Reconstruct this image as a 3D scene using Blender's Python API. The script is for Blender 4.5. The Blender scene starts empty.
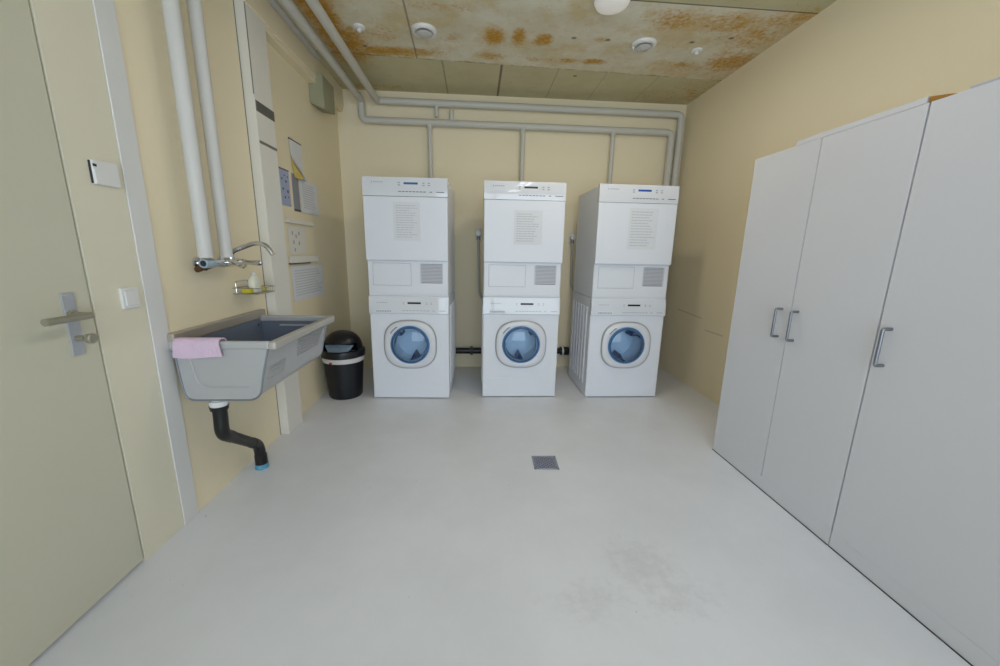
import bpy, bmesh, math, random
from mathutils import Vector, Matrix
random.seed(7)
C = bpy.context.scene.collection
SC = bpy.context.scene
PI = math.pi

# ---------------------------------------------------------------- camera, world, exposure, lights
F_PX, YAW, PITCH, ROLL, CAM_Z = 379.80, 0.066026, 0.209691, 0.019442, 1.157
XR, XL, D, H, XC = 1.938, -1.2266, 3.759, 2.521, 1.4553
Y0 = -1.60                                    # rear wall, behind the camera

cy_, sy_ = math.cos(YAW), math.sin(YAW)
cp_, sp_ = math.cos(PITCH), math.sin(PITCH)
fw = Vector((sy_ * cp_, cy_ * cp_, -sp_)); r0 = Vector((cy_, -sy_, 0)); u0 = r0.cross(fw)
rt = math.cos(ROLL) * r0 + math.sin(ROLL) * u0
up = -math.sin(ROLL) * r0 + math.cos(ROLL) * u0
cd = bpy.data.cameras.new('camera'); cam = bpy.data.objects.new('camera', cd); C.objects.link(cam)
cd.sensor_width = 36; cd.lens = 36 * F_PX / 1000; cd.clip_start = 0.02
cam.matrix_world = Matrix(((rt.x, up.x, -fw.x, 0), (rt.y, up.y, -fw.y, 0), (rt.z, up.z, -fw.z, CAM_Z), (0, 0, 0, 1)))
SC.camera = cam

W = bpy.data.worlds.new('world'); SC.world = W; W.use_nodes = True
W.node_tree.nodes['Background'].inputs[0].default_value = (0.75, 0.87, 1.0, 1)
W.node_tree.nodes['Background'].inputs[1].default_value = 1.0
SC.view_settings.view_transform = 'Standard'; SC.view_settings.look = 'None'
SC.view_settings.gamma = 1; SC.view_settings.use_curve_mapping = False
SC.view_settings.exposure = 0.1


def light(name, kind, energy, col, loc, rot=(0, 0, 0), **kw):
    d = bpy.data.lights.new(name, kind); d.energy = energy; d.color = col
    for k, v in kw.items(): setattr(d, k, v)
    o = bpy.data.objects.new(name, d); C.objects.link(o); o.location = loc; o.rotation_euler = rot
    return o


WARM = (1.0, 0.90, 0.74); COOL = (0.775, 0.868, 1.0)
DOME = (0.735, 2.365)
TUBE = 10.5                                   # radiance of the fluorescent tubes
light('dome_lamp_light', 'AREA', 5.2, WARM, (DOME[0], DOME[1], H - 0.060), (0, 0, 0), shape='DISK', size=0.18)
light('daylight_fill', 'AREA', 76, COOL, (0.30, Y0 - 0.06, 1.30), (PI / 2, 0, 0), shape='RECTANGLE', size=2.7, size_y=2.1)  # area lamp at the rear window, enlarged as soft fill


# ---------------------------------------------------------------- materials
def srgb(h):
    h = h.lstrip('#')
    v = [int(h[i:i + 2], 16) / 255 for i in (0, 2, 4)]
    return tuple(c / 12.92 if c <= 0.04045 else ((c + 0.055) / 1.055) ** 2.4 for c in v) + (1,)


def mat(name, col, rough=0.5, metal=0.0, var=0.04, scale=6.0, bump=0.0, bscale=80.0, spec=0.5, emit=None, es=0.0):
    m = bpy.data.materials.new(name); m.use_nodes = True
    nt = m.node_tree; b = nt.nodes['Principled BSDF']
    c = srgb(col) if isinstance(col, str) else col
    b.inputs['Roughness'].default_value = rough; b.inputs['Metallic'].default_value = metal
    b.inputs['Specular IOR Level'].default_value = spec
    tc = nt.nodes.new('ShaderNodeTexCoord')
    n = nt.nodes.new('ShaderNodeTexNoise'); n.inputs['Scale'].default_value = scale; n.inputs['Detail'].default_value = 5
    nt.links.new(tc.outputs['Object'], n.inputs['Vector'])
    mx = nt.nodes.new('ShaderNodeMix'); mx.data_type = 'RGBA'
    mx.inputs[6].default_value = tuple(min(1, x * (1 - var)) for x in c[:3]) + (1,)
    mx.inputs[7].default_value = tuple(min(1, x * (1 + var)) for x in c[:3]) + (1,)
    nt.links.new(n.outputs['Fac'], mx.inputs[0]); nt.links.new(mx.outputs[2], b.inputs['Base Color'])
    if bump:
        n2 = nt.nodes.new('ShaderNodeTexNoise'); n2.inputs['Scale'].default_value = bscale
        nt.links.new(tc.outputs['Object'], n2.inputs['Vector'])
        bp = nt.nodes.new('ShaderNodeBump'); bp.inputs['Strength'].default_value = bump; bp.inputs['Distance'].default_value = 0.01
        nt.links.new(n2.outputs['Fac'], bp.inputs['Height']); nt.links.new(bp.outputs['Normal'], b.inputs['Normal'])
    if emit:
        b.inputs['Emission Color'].default_value = srgb(emit); b.inputs['Emission Strength'].default_value = es
    return m


def nodes(m):
    nt = m.node_tree
    def math_(op, a, b=None, clamp=False):
        n = nt.nodes.new('ShaderNodeMath'); n.operation = op; n.use_clamp = clamp
        for i, v in enumerate((a, b)):
            if v is None: continue
            if isinstance(v, (int, float)): n.inputs[i].default_value = v
            else: nt.links.new(v, n.inputs[i])
        return n.outputs[0]
    def mix(f, a, b):
        n = nt.nodes.new('ShaderNodeMix'); n.data_type = 'RGBA'
        for i, v in ((0, f), (6, a), (7, b)):
            if isinstance(v, (int, float)): n.inputs[i].default_value = v
            elif isinstance(v, tuple): n.inputs[i].default_value = v
            else: nt.links.new(v, n.inputs[i])
        return n.outputs[2]
    def noise(vec, scale, detail=5, rough=0.55):
        n = nt.nodes.new('ShaderNodeTexNoise'); n.inputs['Scale'].default_value = scale
        n.inputs['Detail'].default_value = detail; n.inputs['Roughness'].default_value = rough
        nt.links.new(vec, n.inputs['Vector']); return n.outputs['Fac']
    def ramp(v, a, b):
        n = nt.nodes.new('ShaderNodeMapRange'); n.interpolation_type = 'SMOOTHSTEP'
        n.inputs['From Min'].default_value = a; n.inputs['From Max'].default_value = b
        nt.links.new(v, n.inputs['Value']); return n.outputs['Result']
    return nt, math_, mix, noise, ramp


def coords(m):
    nt = m.node_tree
    tc = nt.nodes.new('ShaderNodeTexCoord'); s = nt.nodes.new('ShaderNodeSeparateXYZ')
    nt.links.new(tc.outputs['Object'], s.inputs[0])
    return tc.outputs['Object'], s.outputs[0], s.outputs[1], s.outputs[2]


def ceiling_mat():
    m = mat('bare_concrete', '#b4ad97', 0.85, bump=0.25, bscale=30)
    nt, M, mix, noise, ramp = nodes(m); vec, X, Y, Z = coords(m)
    b = nt.nodes['Principled BSDF']
    base = mix(ramp(noise(vec, 3.0, 8, 0.65), 0.3, 0.7), srgb('#e6e2d2'), srgb('#d4cbb0'))
    base = mix(M('MULTIPLY', ramp(noise(vec, 4.3, 6, 0.7), 0.46, 0.64), .5), base, srgb('#cdb06a'))
    base = mix(M('MULTIPLY', ramp(noise(vec, 7.1, 6, 0.7), 0.55, 0.70), .30), base, srgb('#c9a78c'))
    # back strip: darker, greener colour, crossed by board joints
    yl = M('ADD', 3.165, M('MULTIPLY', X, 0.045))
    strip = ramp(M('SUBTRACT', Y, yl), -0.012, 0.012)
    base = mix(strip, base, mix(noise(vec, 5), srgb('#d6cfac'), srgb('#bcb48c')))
    front = ramp(M('SUBTRACT', 2.372, Y), -0.01, 0.01)
    base = mix(front, base, mix(noise(vec, 4), srgb('#cdc8a8'), srgb('#bab38e')))
    n1 = noise(vec, 11, 8, 0.75); n2 = noise(vec, 40, 6, 0.75)
    nn = M('ADD', M('MULTIPLY', n1, 0.5), M('MULTIPLY', n2, 0.5))
    blobs = [(.109, 2.80, .065, .10, 1.05), (.265, 2.80, .042, .10, 1.0), (.43, 2.81, .062, .075, 1.0), (.10, 3.06, .10, .05, .8),
             (-.62, 3.06, .33, .06, .95), (-.93, 2.62, .10, .5, 1.1), (-.66, 2.86, .16, .10, .55), (-.84, 3.0, .10, .25, .9), (-.95, 2.95, .08, .4, .9),
             (.84, 3.06, .09, .04, .95), (.66, 3.06, .06, .03, .75), (.80, 2.77, .05, .03, .7), (1.16, 2.52, .16, .10, .8), (1.50, 2.52, .25, .10, .7),
             (1.75, 2.62, .22, .16, .62), (1.82, 2.97, .18, .15, .85), (1.55, 3.05, .25, .08, .55), (1.7, 3.6, .35, .25, .45), (.45, 3.07, .15, .03, .5),
             (-.25, 2.52, .30, .05, .45), (-.15, 2.85, .08, .06, .5), (1.85, 2.45, .15, .12, .7), (1.85, 3.45, .2, .3, .5), (-.9, 3.68, .35, .06, .55)]
    tot = None
    for (x, y, rx, ry, a) in blobs:
        dx = M('DIVIDE', M('SUBTRACT', X, x), rx * 1.5); dy = M('DIVIDE', M('SUBTRACT', Y, y), ry * 1.5)
        e = M('ADD', M('MULTIPLY', dx, dx), M('MULTIPLY', dy, dy))
        f = M('MULTIPLY', M('SUBTRACT', 1.0, e, True), a)
        tot = f if tot is None else M('MAXIMUM', tot, f)
    rust = M('MULTIPLY', ramp(M('ADD', M('MULTIPLY', tot, 0.70), M('MULTIPLY', M('SUBTRACT', nn, 0.5), 2.1)), 0.22, 0.76), 0.95)
    halo = M('MULTIPLY', ramp(M('ADD', tot, M('MULTIPLY', M('SUBTRACT', nn, 0.5), 2.2)), 0.1, 0.9), 0.45)
    rust2 = M('MULTIPLY', ramp(n1, 0.60, 0.75), 0.22)
    col = mix(M('MAXIMUM', halo, M('MULTIPLY', rust2, M('SUBTRACT', 1.0, strip))), base, srgb('#cba862'))
    col = mix(rust, col, mix(n2, srgb('#d3a020'), srgb('#a8721a')))
    # board joints
    def line(v, w): return M('SUBTRACT', 1.0, ramp(M('ABSOLUTE', v), w * 0.5, w))
    ln = M('MULTIPLY', line(M('ADD', M('SUBTRACT', Y, yl), M('MULTIPLY', M('SUBTRACT', n1, 0.5), 0.04)), 0.009), M('MULTIPLY', ramp(n1, .42, .6), .55))
    for x0, w, a in ((-.255, .008, .45), (.185, .012, .75), (.62, .007, .3), (1.0, .007, .2), (1.42, .007, .2)):
        ln = M('MAXIMUM', ln, M('MULTIPLY', M('MULTIPLY', line(M('SUBTRACT', X, x0), w), strip), a))
    mid = M('MULTIPLY', M('SUBTRACT', 1.0, strip), 0.55)
    ln = M('MAXIMUM', ln, M('MULTIPLY', line(M('ADD', M('ADD', X, .335), M('MULTIPLY', M('SUBTRACT', Y, 0), .0316)), .008), mid))
    ln = M('MAXIMUM', ln, M('MULTIPLY', M('MULTIPLY', line(M('SUBTRACT', Y, M('ADD', 2.357, M('MULTIPLY', X, .012))), .007), ramp(X, 0.2, 0.5)), .8))
    for x0, y0 in ((.625, 2.767), (.85, 2.768), (.769, 3.296), (-.766, 3.008), (1.40, 2.74), (1.62, 2.67)):
        dx = M('SUBTRACT', X, x0); dy = M('SUBTRACT', Y, y0)
        rr = M('SQRT', M('ADD', M('MULTIPLY', dx, dx), M('MULTIPLY', M('MULTIPLY', dy, dy), 1.5)))
        ln = M('MAXIMUM', ln, M('MULTIPLY', M('SUBTRACT', 1.0, ramp(rr, .008, .024)), .75))
    pit = M('MULTIPLY', ramp(noise(vec, 55, 3), 0.66, 0.74), 0.35)
    col = mix(M('MAXIMUM', ln, pit), col, srgb('#4c4636'))
    nt.links.new(col, b.inputs['Base Color'])
    return m


def floor_mat():
    m = mat('painted_floor', '#c9c8c2', 0.38, bump=0.03, bscale=25, spec=0.4)
    nt, M, mix, noise, ramp = nodes(m); vec, X, Y, Z = coords(m); b = nt.nodes['Principled BSDF']
    base = mix(ramp(noise(vec, 1.6, 6, 0.6), 0.35, 0.65), srgb('#e3e4e8'), srgb('#dcdde1'))
    tot = None
    for (x, y, rx, ry, a) in ((.40, 1.06, .16, .10, .8), (.64, 1.20, .16, .16, .9), (.69, 1.07, .2, .12, .8), (.28, 1.05, .12, .08, .5), (.5, 1.9, .15, .12, .4)):
        dx = M('DIVIDE', M('SUBTRACT', X, x), rx * 1.3); dy = M('DIVIDE', M('SUBTRACT', Y, y), ry * 1.3)
        e = M('ADD', M('MULTIPLY', dx, dx), M('MULTIPLY', dy, dy)); f = M('MULTIPLY', M('SUBTRACT', 1.0, e, True), a)
        tot = f if tot is None else M('MAXIMUM', tot, f)
    st = ramp(M('ADD', M('MULTIPLY', tot, .55), M('SUBTRACT', noise(vec, 22, 7, .7), .5)), .2, .6)
    col = mix(M('MULTIPLY', st, .20), base, srgb('#9d9b96'))
    sp = M('MULTIPLY', ramp(noise(vec, 38, 2), .755, .79), .5)
    col = mix(sp, col, srgb('#77746c'))
    nt.links.new(col, b.inputs['Base Color']); return m


def wall_mat(name, col, seams=()):
    m = mat(name, col, 0.7, var=0.02, scale=1.5, bump=0.06, bscale=60, spec=0.3)
    if seams:
        nt, M, mix, noise, ramp = nodes(m); vec, X, Y, Z = coords(m); b = nt.nodes['Principled BSDF']
        src = b.inputs['Base Color'].links[0].from_socket; f = None
        for (a0, b0, a1, b1) in seams:        # (y, z) segments
            sl = (b1 - b0) / (a1 - a0)
            dz = M('SUBTRACT', Z, M('ADD', b0 - sl * a0, M('MULTIPLY', Y, sl)))
            g = M('MULTIPLY', M('SUBTRACT', 1.0, ramp(M('ABSOLUTE', dz), .003, .008)), M('MULTIPLY', ramp(Y, a0 - .005, a0 + .005), M('SUBTRACT', 1.0, ramp(Y, a1 - .005, a1 + .005))))
            f = g if f is None else M('MAXIMUM', f, g)
        nt.links.new(mix(M('MULTIPLY', f, .35), src, srgb('#8a8170')), b.inputs['Base Color'])
    return m


CREAM = '#efe2c3'
m_wall = wall_mat('cream_wall_paint', CREAM)
m_wall_r = wall_mat('cream_wall_paint_jointed', CREAM, ((2.80, .545, 3.04, .545), (3.10, .634, 3.50, .656)))
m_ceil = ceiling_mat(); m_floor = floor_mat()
m_door = mat('door_paint', '#cdcab5', 0.5, var=0.02, scale=2)
m_frame = mat('frame_paint', '#e2dcc6', 0.5, var=0.02)
m_trim = mat('white_trim_paint', '#dedddA', 0.5, var=0.02)
m_casing = mat('casing_paint', '#e6e2d8', 0.55, var=0.02)
m_pipe = mat('pipe_paint', '#cbc9c0', 0.45, var=0.03)
m_pipew = mat('pipe_paint_pale', '#cdcbc6', 0.45, var=0.03)
m_white = mat('appliance_enamel', '#e6e8ee', 0.35, var=0.01, spec=0.25)
m_panel = mat('appliance_panel', '#dfe1e6', 0.03, var=0.01, spec=0.5)
m_white_in = mat('appliance_recess', '#e3e5ea', 0.4, var=0.01)
m_cab = mat('white_melamine', '#d9d9dc', 0.42, var=0.01, scale=2)
m_gapshade = mat('door_gap_shade_grey', '#8f9099', 0.5)
m_chip = mat('chipboard_core', '#a9782f', 0.9, var=0.3, scale=90)
m_blue_sheet = mat('pale_blue_plastic', '#b5bccb', 0.4)
m_steel = mat('brushed_steel', '#b4b4b2', 0.33, 1.0, var=0.05)
m_satin = mat('satin_steel', '#bcbec4', 0.35, 0.45, var=0.05)
m_lever = mat('lever_steel', '#aba797', 0.3, 0.7)
m_hand = mat('handle_steel', '#8e9097', 0.35, 0.9, var=0.04)
m_chrome = mat('chrome', '#d8d8d8', 0.1, 1.0, var=0.02)
m_brass = mat('tarnished_brass', '#6a4a30', 0.45, 0.7, var=0.25, scale=60)
m_black = mat('black_plastic', '#10141c', 0.35, var=0.1)
m_blackpipe = mat('black_drain_pipe', '#131313', 0.38, var=0.15, scale=12)
m_brownpipe = mat('brown_black_pipe', '#2b2721', 0.5, var=0.2, scale=12)
m_beam = mat('beam_paint', CREAM, 0.7, var=.02, spec=.3)
m_slot = mat('slot_grey', '#7a776e', 0.6, var=.08)
m_grill = mat('grille_shadow_grey', '#8b8b92', 0.5)
m_slat = mat('grille_slat_grey', '#c9cad0', 0.45)
m_drain = mat('drain_steel', '#9a9dac', 0.4, 0.2)
m_dark = mat('dark_gap', '#26262a', 0.6)
m_greyp = mat('dark_grey_plastic', '#55555c', 0.5)
m_bezel = mat('bezel_grey', '#a9a8a4', 0.3, 0.3, var=0.02)
m_bezelw = mat('bezel_white', '#dcdde2', 0.25, var=0.01)
m_blue = mat('blue_display', '#1f3f8a', 0.2, var=0.05, emit='#2a55c0', es=0.25)
m_bluedull = mat('blue_grey_display', '#3a5a86', 0.2, var=0.05, emit='#3a6ab0', es=0.15)
m_navy = mat('dark_display', '#20242e', 0.2)
m_faint = mat('faint_print', '#c3c5cb', 0.7)
m_print = mat('grey_print', '#a3a3ab', 0.6)
m_printd = mat('dark_print', '#4c4c55', 0.6)
m_paper = mat('paper_white', '#e0e1e4', 0.8, var=0.01)
m_paperb = mat('paper_back_cream', '#c9b060', 0.8, var=0.05)
m_poster = mat('poster_blue', '#aab2cf', 0.7, var=0.06, scale=40)
m_posterg = mat('poster_grey', '#8e919c', 0.7)
m_pink = mat('pink_cloth', '#dcc2d6', 0.95, var=0.05, scale=30, bump=0.4, bscale=200)
m_liner = mat('blue_grey_liner', '#8294a6', 0.3, var=0.25, scale=40)
m_band = mat('white_bag_edge', '#d8d4d2', 0.5)
m_red = mat('red_tag', '#b23228', 0.5)
m_bluering = mat('blue_ring', '#5f9fbd', 0.4)
m_trough = mat('trough_steel', '#b8b8b8', 0.42, 0.25, var=0.04, scale=4)
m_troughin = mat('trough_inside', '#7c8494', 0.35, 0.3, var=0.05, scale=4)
m_bead = mat('trough_edge', '#84898f', 0.4, 0.4)
m_railfront = mat('trough_front_rail', '#bab5ad', 0.38, 0.25)
m_railtop = mat('trough_rail', '#b0a698', 0.38, 0.35, var=0.06)
m_wire = mat('chrome_wire', '#c9c9c9', 0.2, 1.0)
m_soap = mat('soap_bottle', '#e2e0cc', 0.3)
m_yellow = mat('yellow_sponge', '#c9bb35', 0.9, var=0.2, scale=80)
m_ventw = mat('vent_white', '#e4e3e0', 0.35)
m_ventin = mat('vent_disc', '#c9c9c6', 0.4)
m_hose = mat('hose_grey', '#b9b6ac', 0.5)
m_duct = mat('old_duct_paint', '#9f9d80', 0.6, var=0.12, scale=14)
m_drumsteel = mat('drum_steel', '#f0f4f8', 0.4, 0.1)
m_lampglow = mat('lamp_opal', '#cfcfcc', 0.3, emit='#fff8ee', es=0.2)
m_tube = mat('tube_glow', '#ffffff', 0.3, emit='#f6f6ff', es=TUBE)


def glass_mat(name, tint, ior=1.5):
    m = bpy.data.materials.new(name); m.use_nodes = True; nt = m.node_tree
    nt.nodes.remove(nt.nodes['Principled BSDF'])
    t = nt.nodes.new('ShaderNodeBsdfTransparent'); t.inputs[0].default_value = tint
    g = nt.nodes.new('ShaderNodeBsdfGlossy'); g.inputs['Roughness'].default_value = 0.05
    f = nt.nodes.new('ShaderNodeFresnel'); f.inputs[0].default_value = ior
    mx = nt.nodes.new('ShaderNodeMixShader')
    nt.links.new(f.outputs[0], mx.inputs[0]); nt.links.new(t.outputs[0], mx.inputs[1]); nt.links.new(g.outputs[0], mx.inputs[2])
    nt.links.new(mx.outputs[0], nt.nodes['Material Output'].inputs[0])
    return m


m_bglass = glass_mat('blue_tinted_window', (0.74, 0.87, 0.98, 1))
m_bowl = glass_mat('bowl_glass', (0.95, 0.97, 0.99, 1), 1.16)
m_bring = mat('blue_window_ring', '#41658f', 0.22, var=.12, scale=14)
m_paddle = mat('drum_paddle', '#2d4c80', 0.35, var=.1)
m_cglass = glass_mat('clear_glass', (0.95, 0.97, 0.97, 1))


# ---------------------------------------------------------------- mesh helpers
def box(bm, x0, x1, y0, y1, z0, z1, bev=0.0, seg=2):
    g = bmesh.ops.create_cube(bm, size=1)
    vs = g['verts']
    bmesh.ops.scale(bm, verts=vs, vec=(x1 - x0, y1 - y0, z1 - z0))
    bmesh.ops.translate(bm, verts=vs, vec=((x0 + x1) / 2, (y0 + y1) / 2, (z0 + z1) / 2))
    if bev:
        es = list({e for v in vs for e in v.link_edges})
        bmesh.ops.bevel(bm, geom=es, offset=bev, segments=seg, profile=0.5, affect='EDGES')


def hexa(bm, p):
    vs = [bm.verts.new(q) for q in p]
    for f in ((0, 3, 2, 1), (4, 5, 6, 7), (0, 1, 5, 4), (1, 2, 6, 5), (2, 3, 7, 6), (3, 0, 4, 7)): bm.faces.new([vs[i] for i in f])


def loft(bm, rings, close=True, cap0=True, cap1=True):
    R = [[bm.verts.new(p) for p in r] for r in rings]
    n = len(R[0])
    for a, b in zip(R, R[1:]):
        for i in range(n if close else n - 1):
            bm.faces.new((a[i], a[(i + 1) % n], b[(i + 1) % n], b[i]))
    if cap0: bm.faces.new(R[0][::-1])
    if cap1: bm.faces.new(R[-1])
    return R


def frame_axes(t, ref=None):
    t = t.normalized(); ref = ref or (Vector((0, 0, 1)) if abs(t.z) < 0.9 else Vector((1, 0, 0)))
    a = t.cross(ref).normalized(); return a, a.cross(t).normalized()


def tube(bm, pts, r, seg=14, caps=True):
    pts = [Vector(p) for p in pts]; rad = r if isinstance(r, (list, tuple)) else [r] * len(pts)
    t0 = (pts[1] - pts[0]).normalized(); a, b = frame_axes(t0); rings = []
    for i, p in enumerate(pts):
        if 0 < i < len(pts) - 1: t = ((pts[i] - pts[i - 1]).normalized() + (pts[i + 1] - pts[i]).normalized()).normalized()
        elif i == 0: t = t0
        else: t = (pts[i] - pts[i - 1]).normalized()
        a = (a - t * a.dot(t)).normalized(); b = t.cross(a)
        k = rad[i]
        rings.append([p + (a * math.cos(2 * PI * j / seg) + b * math.sin(2 * PI * j / seg)) * k for j in range(seg)])
    loft(bm, rings, True, caps, caps)


def bend(pts, rad, n=6):
    """round the corners of a polyline"""
    pts = [Vector(p) for p in pts]; out = [pts[0]]
    for a, b, c in zip(pts, pts[1:], pts[2:]):
        d1 = (a - b); d2 = (c - b); k = min(rad, d1.length * 0.48, d2.length * 0.48)
        p, q = b + d1.normalized() * k, b + d2.normalized() * k
        for i in range(n + 1):
            t = i / n; out.append(p * (1 - t) ** 2 + b * 2 * t * (1 - t) + q * t * t)
    out.append(pts[-1]); return out


def lathe(bm, prof, c=(0, 0, 0), axis='z', seg=32, cap0=True, cap1=True):
    rings = []
    for (r, h) in prof:
        ring = []
        for j in range(seg):
            a = 2 * PI * j / seg; x, y = max(r, 1e-4) * math.cos(a), max(r, 1e-4) * math.sin(a)
            p = {'z': (x, y, h), 'y': (x, h, y), 'x': (h, x, y)}[axis]
            ring.append(Vector(p) + Vector(c))
        rings.append(ring)
    loft(bm, rings, True, cap0, cap1)


def sup(a, b, n, seg, off=0.0):
    out = []
    for j in range(seg):
        t = 2 * PI * j / seg + off; c, s = math.cos(t), math.sin(t)
        out.append((a * abs(c) ** (2 / n) * (1 if c >= 0 else -1), b * abs(s) ** (2 / n) * (1 if s >= 0 else -1)))
    return out


def BM(): return bmesh.new()


def obj(name, bm, m, parent=None, smooth=True, ang=40, loc=None):
    bmesh.ops.recalc_face_normals(bm, faces=bm.faces[:])
    me = bpy.data.meshes.new(name); bm.to_mesh(me); bm.free()
    if smooth:
        for p in me.polygons: p.use_smooth = True
        me.set_sharp_from_angle(angle=math.radians(ang))
    for mm in (m if isinstance(m, (list, tuple)) else [m]): me.materials.append(mm)
    o = bpy.data.objects.new(name, me); C.objects.link(o)
    if smooth: w = o.modifiers.new('face_weighted_normals', 'WEIGHTED_NORMAL'); w.keep_sharp = True; w.weight = 60
    if parent: o.parent = parent
    if loc: o.location = loc
    return o


def quick(name, m, parent, fn, *a, **k):
    bm = BM(); fn(bm, *a, **k); return obj(name, bm, m, parent)


def tag(o, label, cat, group=None):
    o['label'] = label; o['category'] = cat
    if group: o['group'] = group
    return o


def thing(name, label, cat, loc=(0, 0, 0), rz=0, group=None):
    o = bpy.data.objects.new(name, None); C.objects.link(o); o.location = loc; o.rotation_euler = (0, 0, rz)
    o.empty_display_size = 0.1
    return tag(o, label, cat, group)


def struct(name, bm, m, parent=None):
    o = obj(name, bm, m, parent)
    if not parent: o['kind'] = 'structure'
    return o


def dup(root, loc, rz, label):
    r = root.copy(); C.objects.link(r); r.location = loc; r.rotation_euler = (0, 0, rz); r['label'] = label
    for ch in list(root.children):
        c = ch.copy(); C.objects.link(c); c.parent = r
        for g in ch.children:
            d = g.copy(); C.objects.link(d); d.parent = c
    return r


# ---------------------------------------------------------------- room shell
T = 0.12
bm = BM(); box(bm, XL - T, XR + T, Y0 - T, D + T, -T, 0); struct('floor', bm, m_floor)
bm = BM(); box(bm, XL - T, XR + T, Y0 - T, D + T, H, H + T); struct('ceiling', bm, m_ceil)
bm = BM(); box(bm, XL - T, XR + T, D, D + T, 0, H); struct('wall_back', bm, m_wall)
bm = BM(); box(bm, XR, XR + T, Y0, D, 0, H); struct('wall_right', bm, m_wall_r)
bm = BM(); box(bm, XL - T, XL, Y0, .355, 0, H); box(bm, XL - T, XL, 1.482, D, 0, H); box(bm, XL - T, XL, .355, 1.482, 2.128, H); box(bm, XL - T, XL - .061, 1.296, 1.482, 0, 2.128)
struct('wall_left', bm, m_wall)
WX0, WX1, WZ0, WZ1 = -1.05, 1.65, 0.25, 2.35
bm = BM()
box(bm, XL - T, WX0, Y0 - T, Y0, 0, H); box(bm, WX1, XR + T, Y0 - T, Y0, 0, H)
box(bm, WX0, WX1, Y0 - T, Y0, 0, WZ0); box(bm, WX0, WX1, Y0 - T, Y0, WZ1, H)
struct('wall_rear', bm, m_wall)
# unseen window behind the camera, widened to fill the room with soft light
bm = BM(); box(bm, WX0, WX1, Y0 - .035, Y0 - .03, WZ0, WZ1)
win = struct('window_1', bm, m_cglass)
bm = BM(); w_ = .05
for x0 in (WX0, (WX0 + WX1) / 2 - w_ / 2, WX1 - w_): box(bm, x0, x0 + w_, Y0 - .055, Y0 - .005, WZ0, WZ1, .004)
for z0 in (WZ0, WZ1 - w_): box(bm, WX0, WX1, Y0 - .055, Y0 - .005, z0, z0 + w_, .004)
obj('window_frame', bm, m_trim, win)

# door in the left wall (opens out of the left wall plane), with frame and ironmongery
bm = BM(); box(bm, XL - .045, XL - .001, .363, 1.2865, .014, 2.08, .002)
door = struct('door_1', bm, m_door)
bm = BM(); box(bm, XL - .06, XL + .001, 1.292, 1.4815, 0, 2.13, .0004); box(bm, XL - .06, XL + .003, .326, .359, 0, 2.13, .001); box(bm, XL - .06, XL + .003, .359, 1.292, 2.086, 2.13, .001)
obj('door_frame', bm, m_frame, door)
bm = BM(); box(bm, XL - .10, XL - .03, .36, 1.291, 0, .003); obj('under_door_shade', bm, m_dark, door)  # dark strip standing in for the shade under the door leaf
bm = BM(); box(bm, XL - .05, XL - .03, 1.2875, 1.2915, .01, 2.08); obj('door_seam_strip', bm, m_dark, door)  # dark strip set into the seam beside the leaf
bm = BM(); box(bm, XL - .002, XL + .004, 1.199, 1.236, .82, 1.013, .0015)
plate = obj('lock_plate', bm, m_satin, door)
bm = BM()
for z in (.828, 1.005):
    for y in (1.207, 1.228): lathe(bm, [(.003, XL + .003), (.003, XL + .0052), (.001, XL + .0058)], (0, y, z), 'x', 10)
obj('plate_screw', bm, m_satin, plate)
bm = BM()
tube(bm, [(XL + .004, 1.217, .945), (XL + .055, 1.217, .945)], .010, 14)
tube(bm, [(XL + .055, 1.219, .945), (XL + .055, 1.21, .945), (XL + .055, 1.092, .945)], [.0105, .0105, .0105], 16)
lathe(bm, [(.017, XL + .004), (.017, XL + .010), (.012, XL + .012)], (0, 1.217, .945), 'x', 20)
obj('door_handle', bm, m_lever, door)
bm = BM()
lathe(bm, [(.009, XL + .003), (.009, XL + .028), (.006, XL + .030), (.006, XL + .036), (.015, XL + .038), (.016, XL + .05), (.013, XL + .053)], (0, 1.217, .873), 'x', 20)
obj('thumb_turn', bm, m_lever, door)

# vertical white cover strip on the left wall, casing and beam in the far left corner
bm = BM(); box(bm, XL, XL + .007, 1.482, 1.563, 0, H, .003); struct('trim_1', bm, m_trim)
PX = -1.173
bm = BM(); box(bm, XL, PX, 2.300, 2.494, 0, H, .004); casing = struct('trim_2', bm, m_casing)
bm = BM(); box(bm, PX - .001, PX + .003, 2.304, 2.49, 1.872, 1.924)
for k in range(9): box(bm, PX + .002, PX + .006, 2.306, 2.488, 1.875 + k * .0055, 1.877 + k * .0055)
obj('vent_grille', bm, m_slot, casing)
bm = BM(); box(bm, PX - .001, PX + .003, 2.306, 2.486, 1.712, 1.726); obj('slot', bm, m_slot, casing)
bm = BM(); box(bm, PX - .004, PX + .0006, 2.2993, 2.3018, 1.95, 2.37); obj('joint_strip', bm, m_slot, casing)
bm = BM(); box(bm, XL, XL + .002, 2.296, 2.3005, 0, 2.44); obj('joint_strip', bm, m_slot, casing)
bm = BM()
box(bm, XL, -1.168, 2.302, D, 2.372, H, .002); box(bm, XL, -1.176, 2.302, D, 2.338, 2.373, .003)
struct('trim_3', bm, m_beam)

# cable duct on the ceiling beside the beam
bm = BM(); box(bm, -1.164, -1.128, 2.05, 3.18, H - .022, H, .003)
tag(obj('cable_duct', bm, m_pipew), 'flat grey cable duct on the ceiling between beam and pipes', 'duct')

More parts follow.
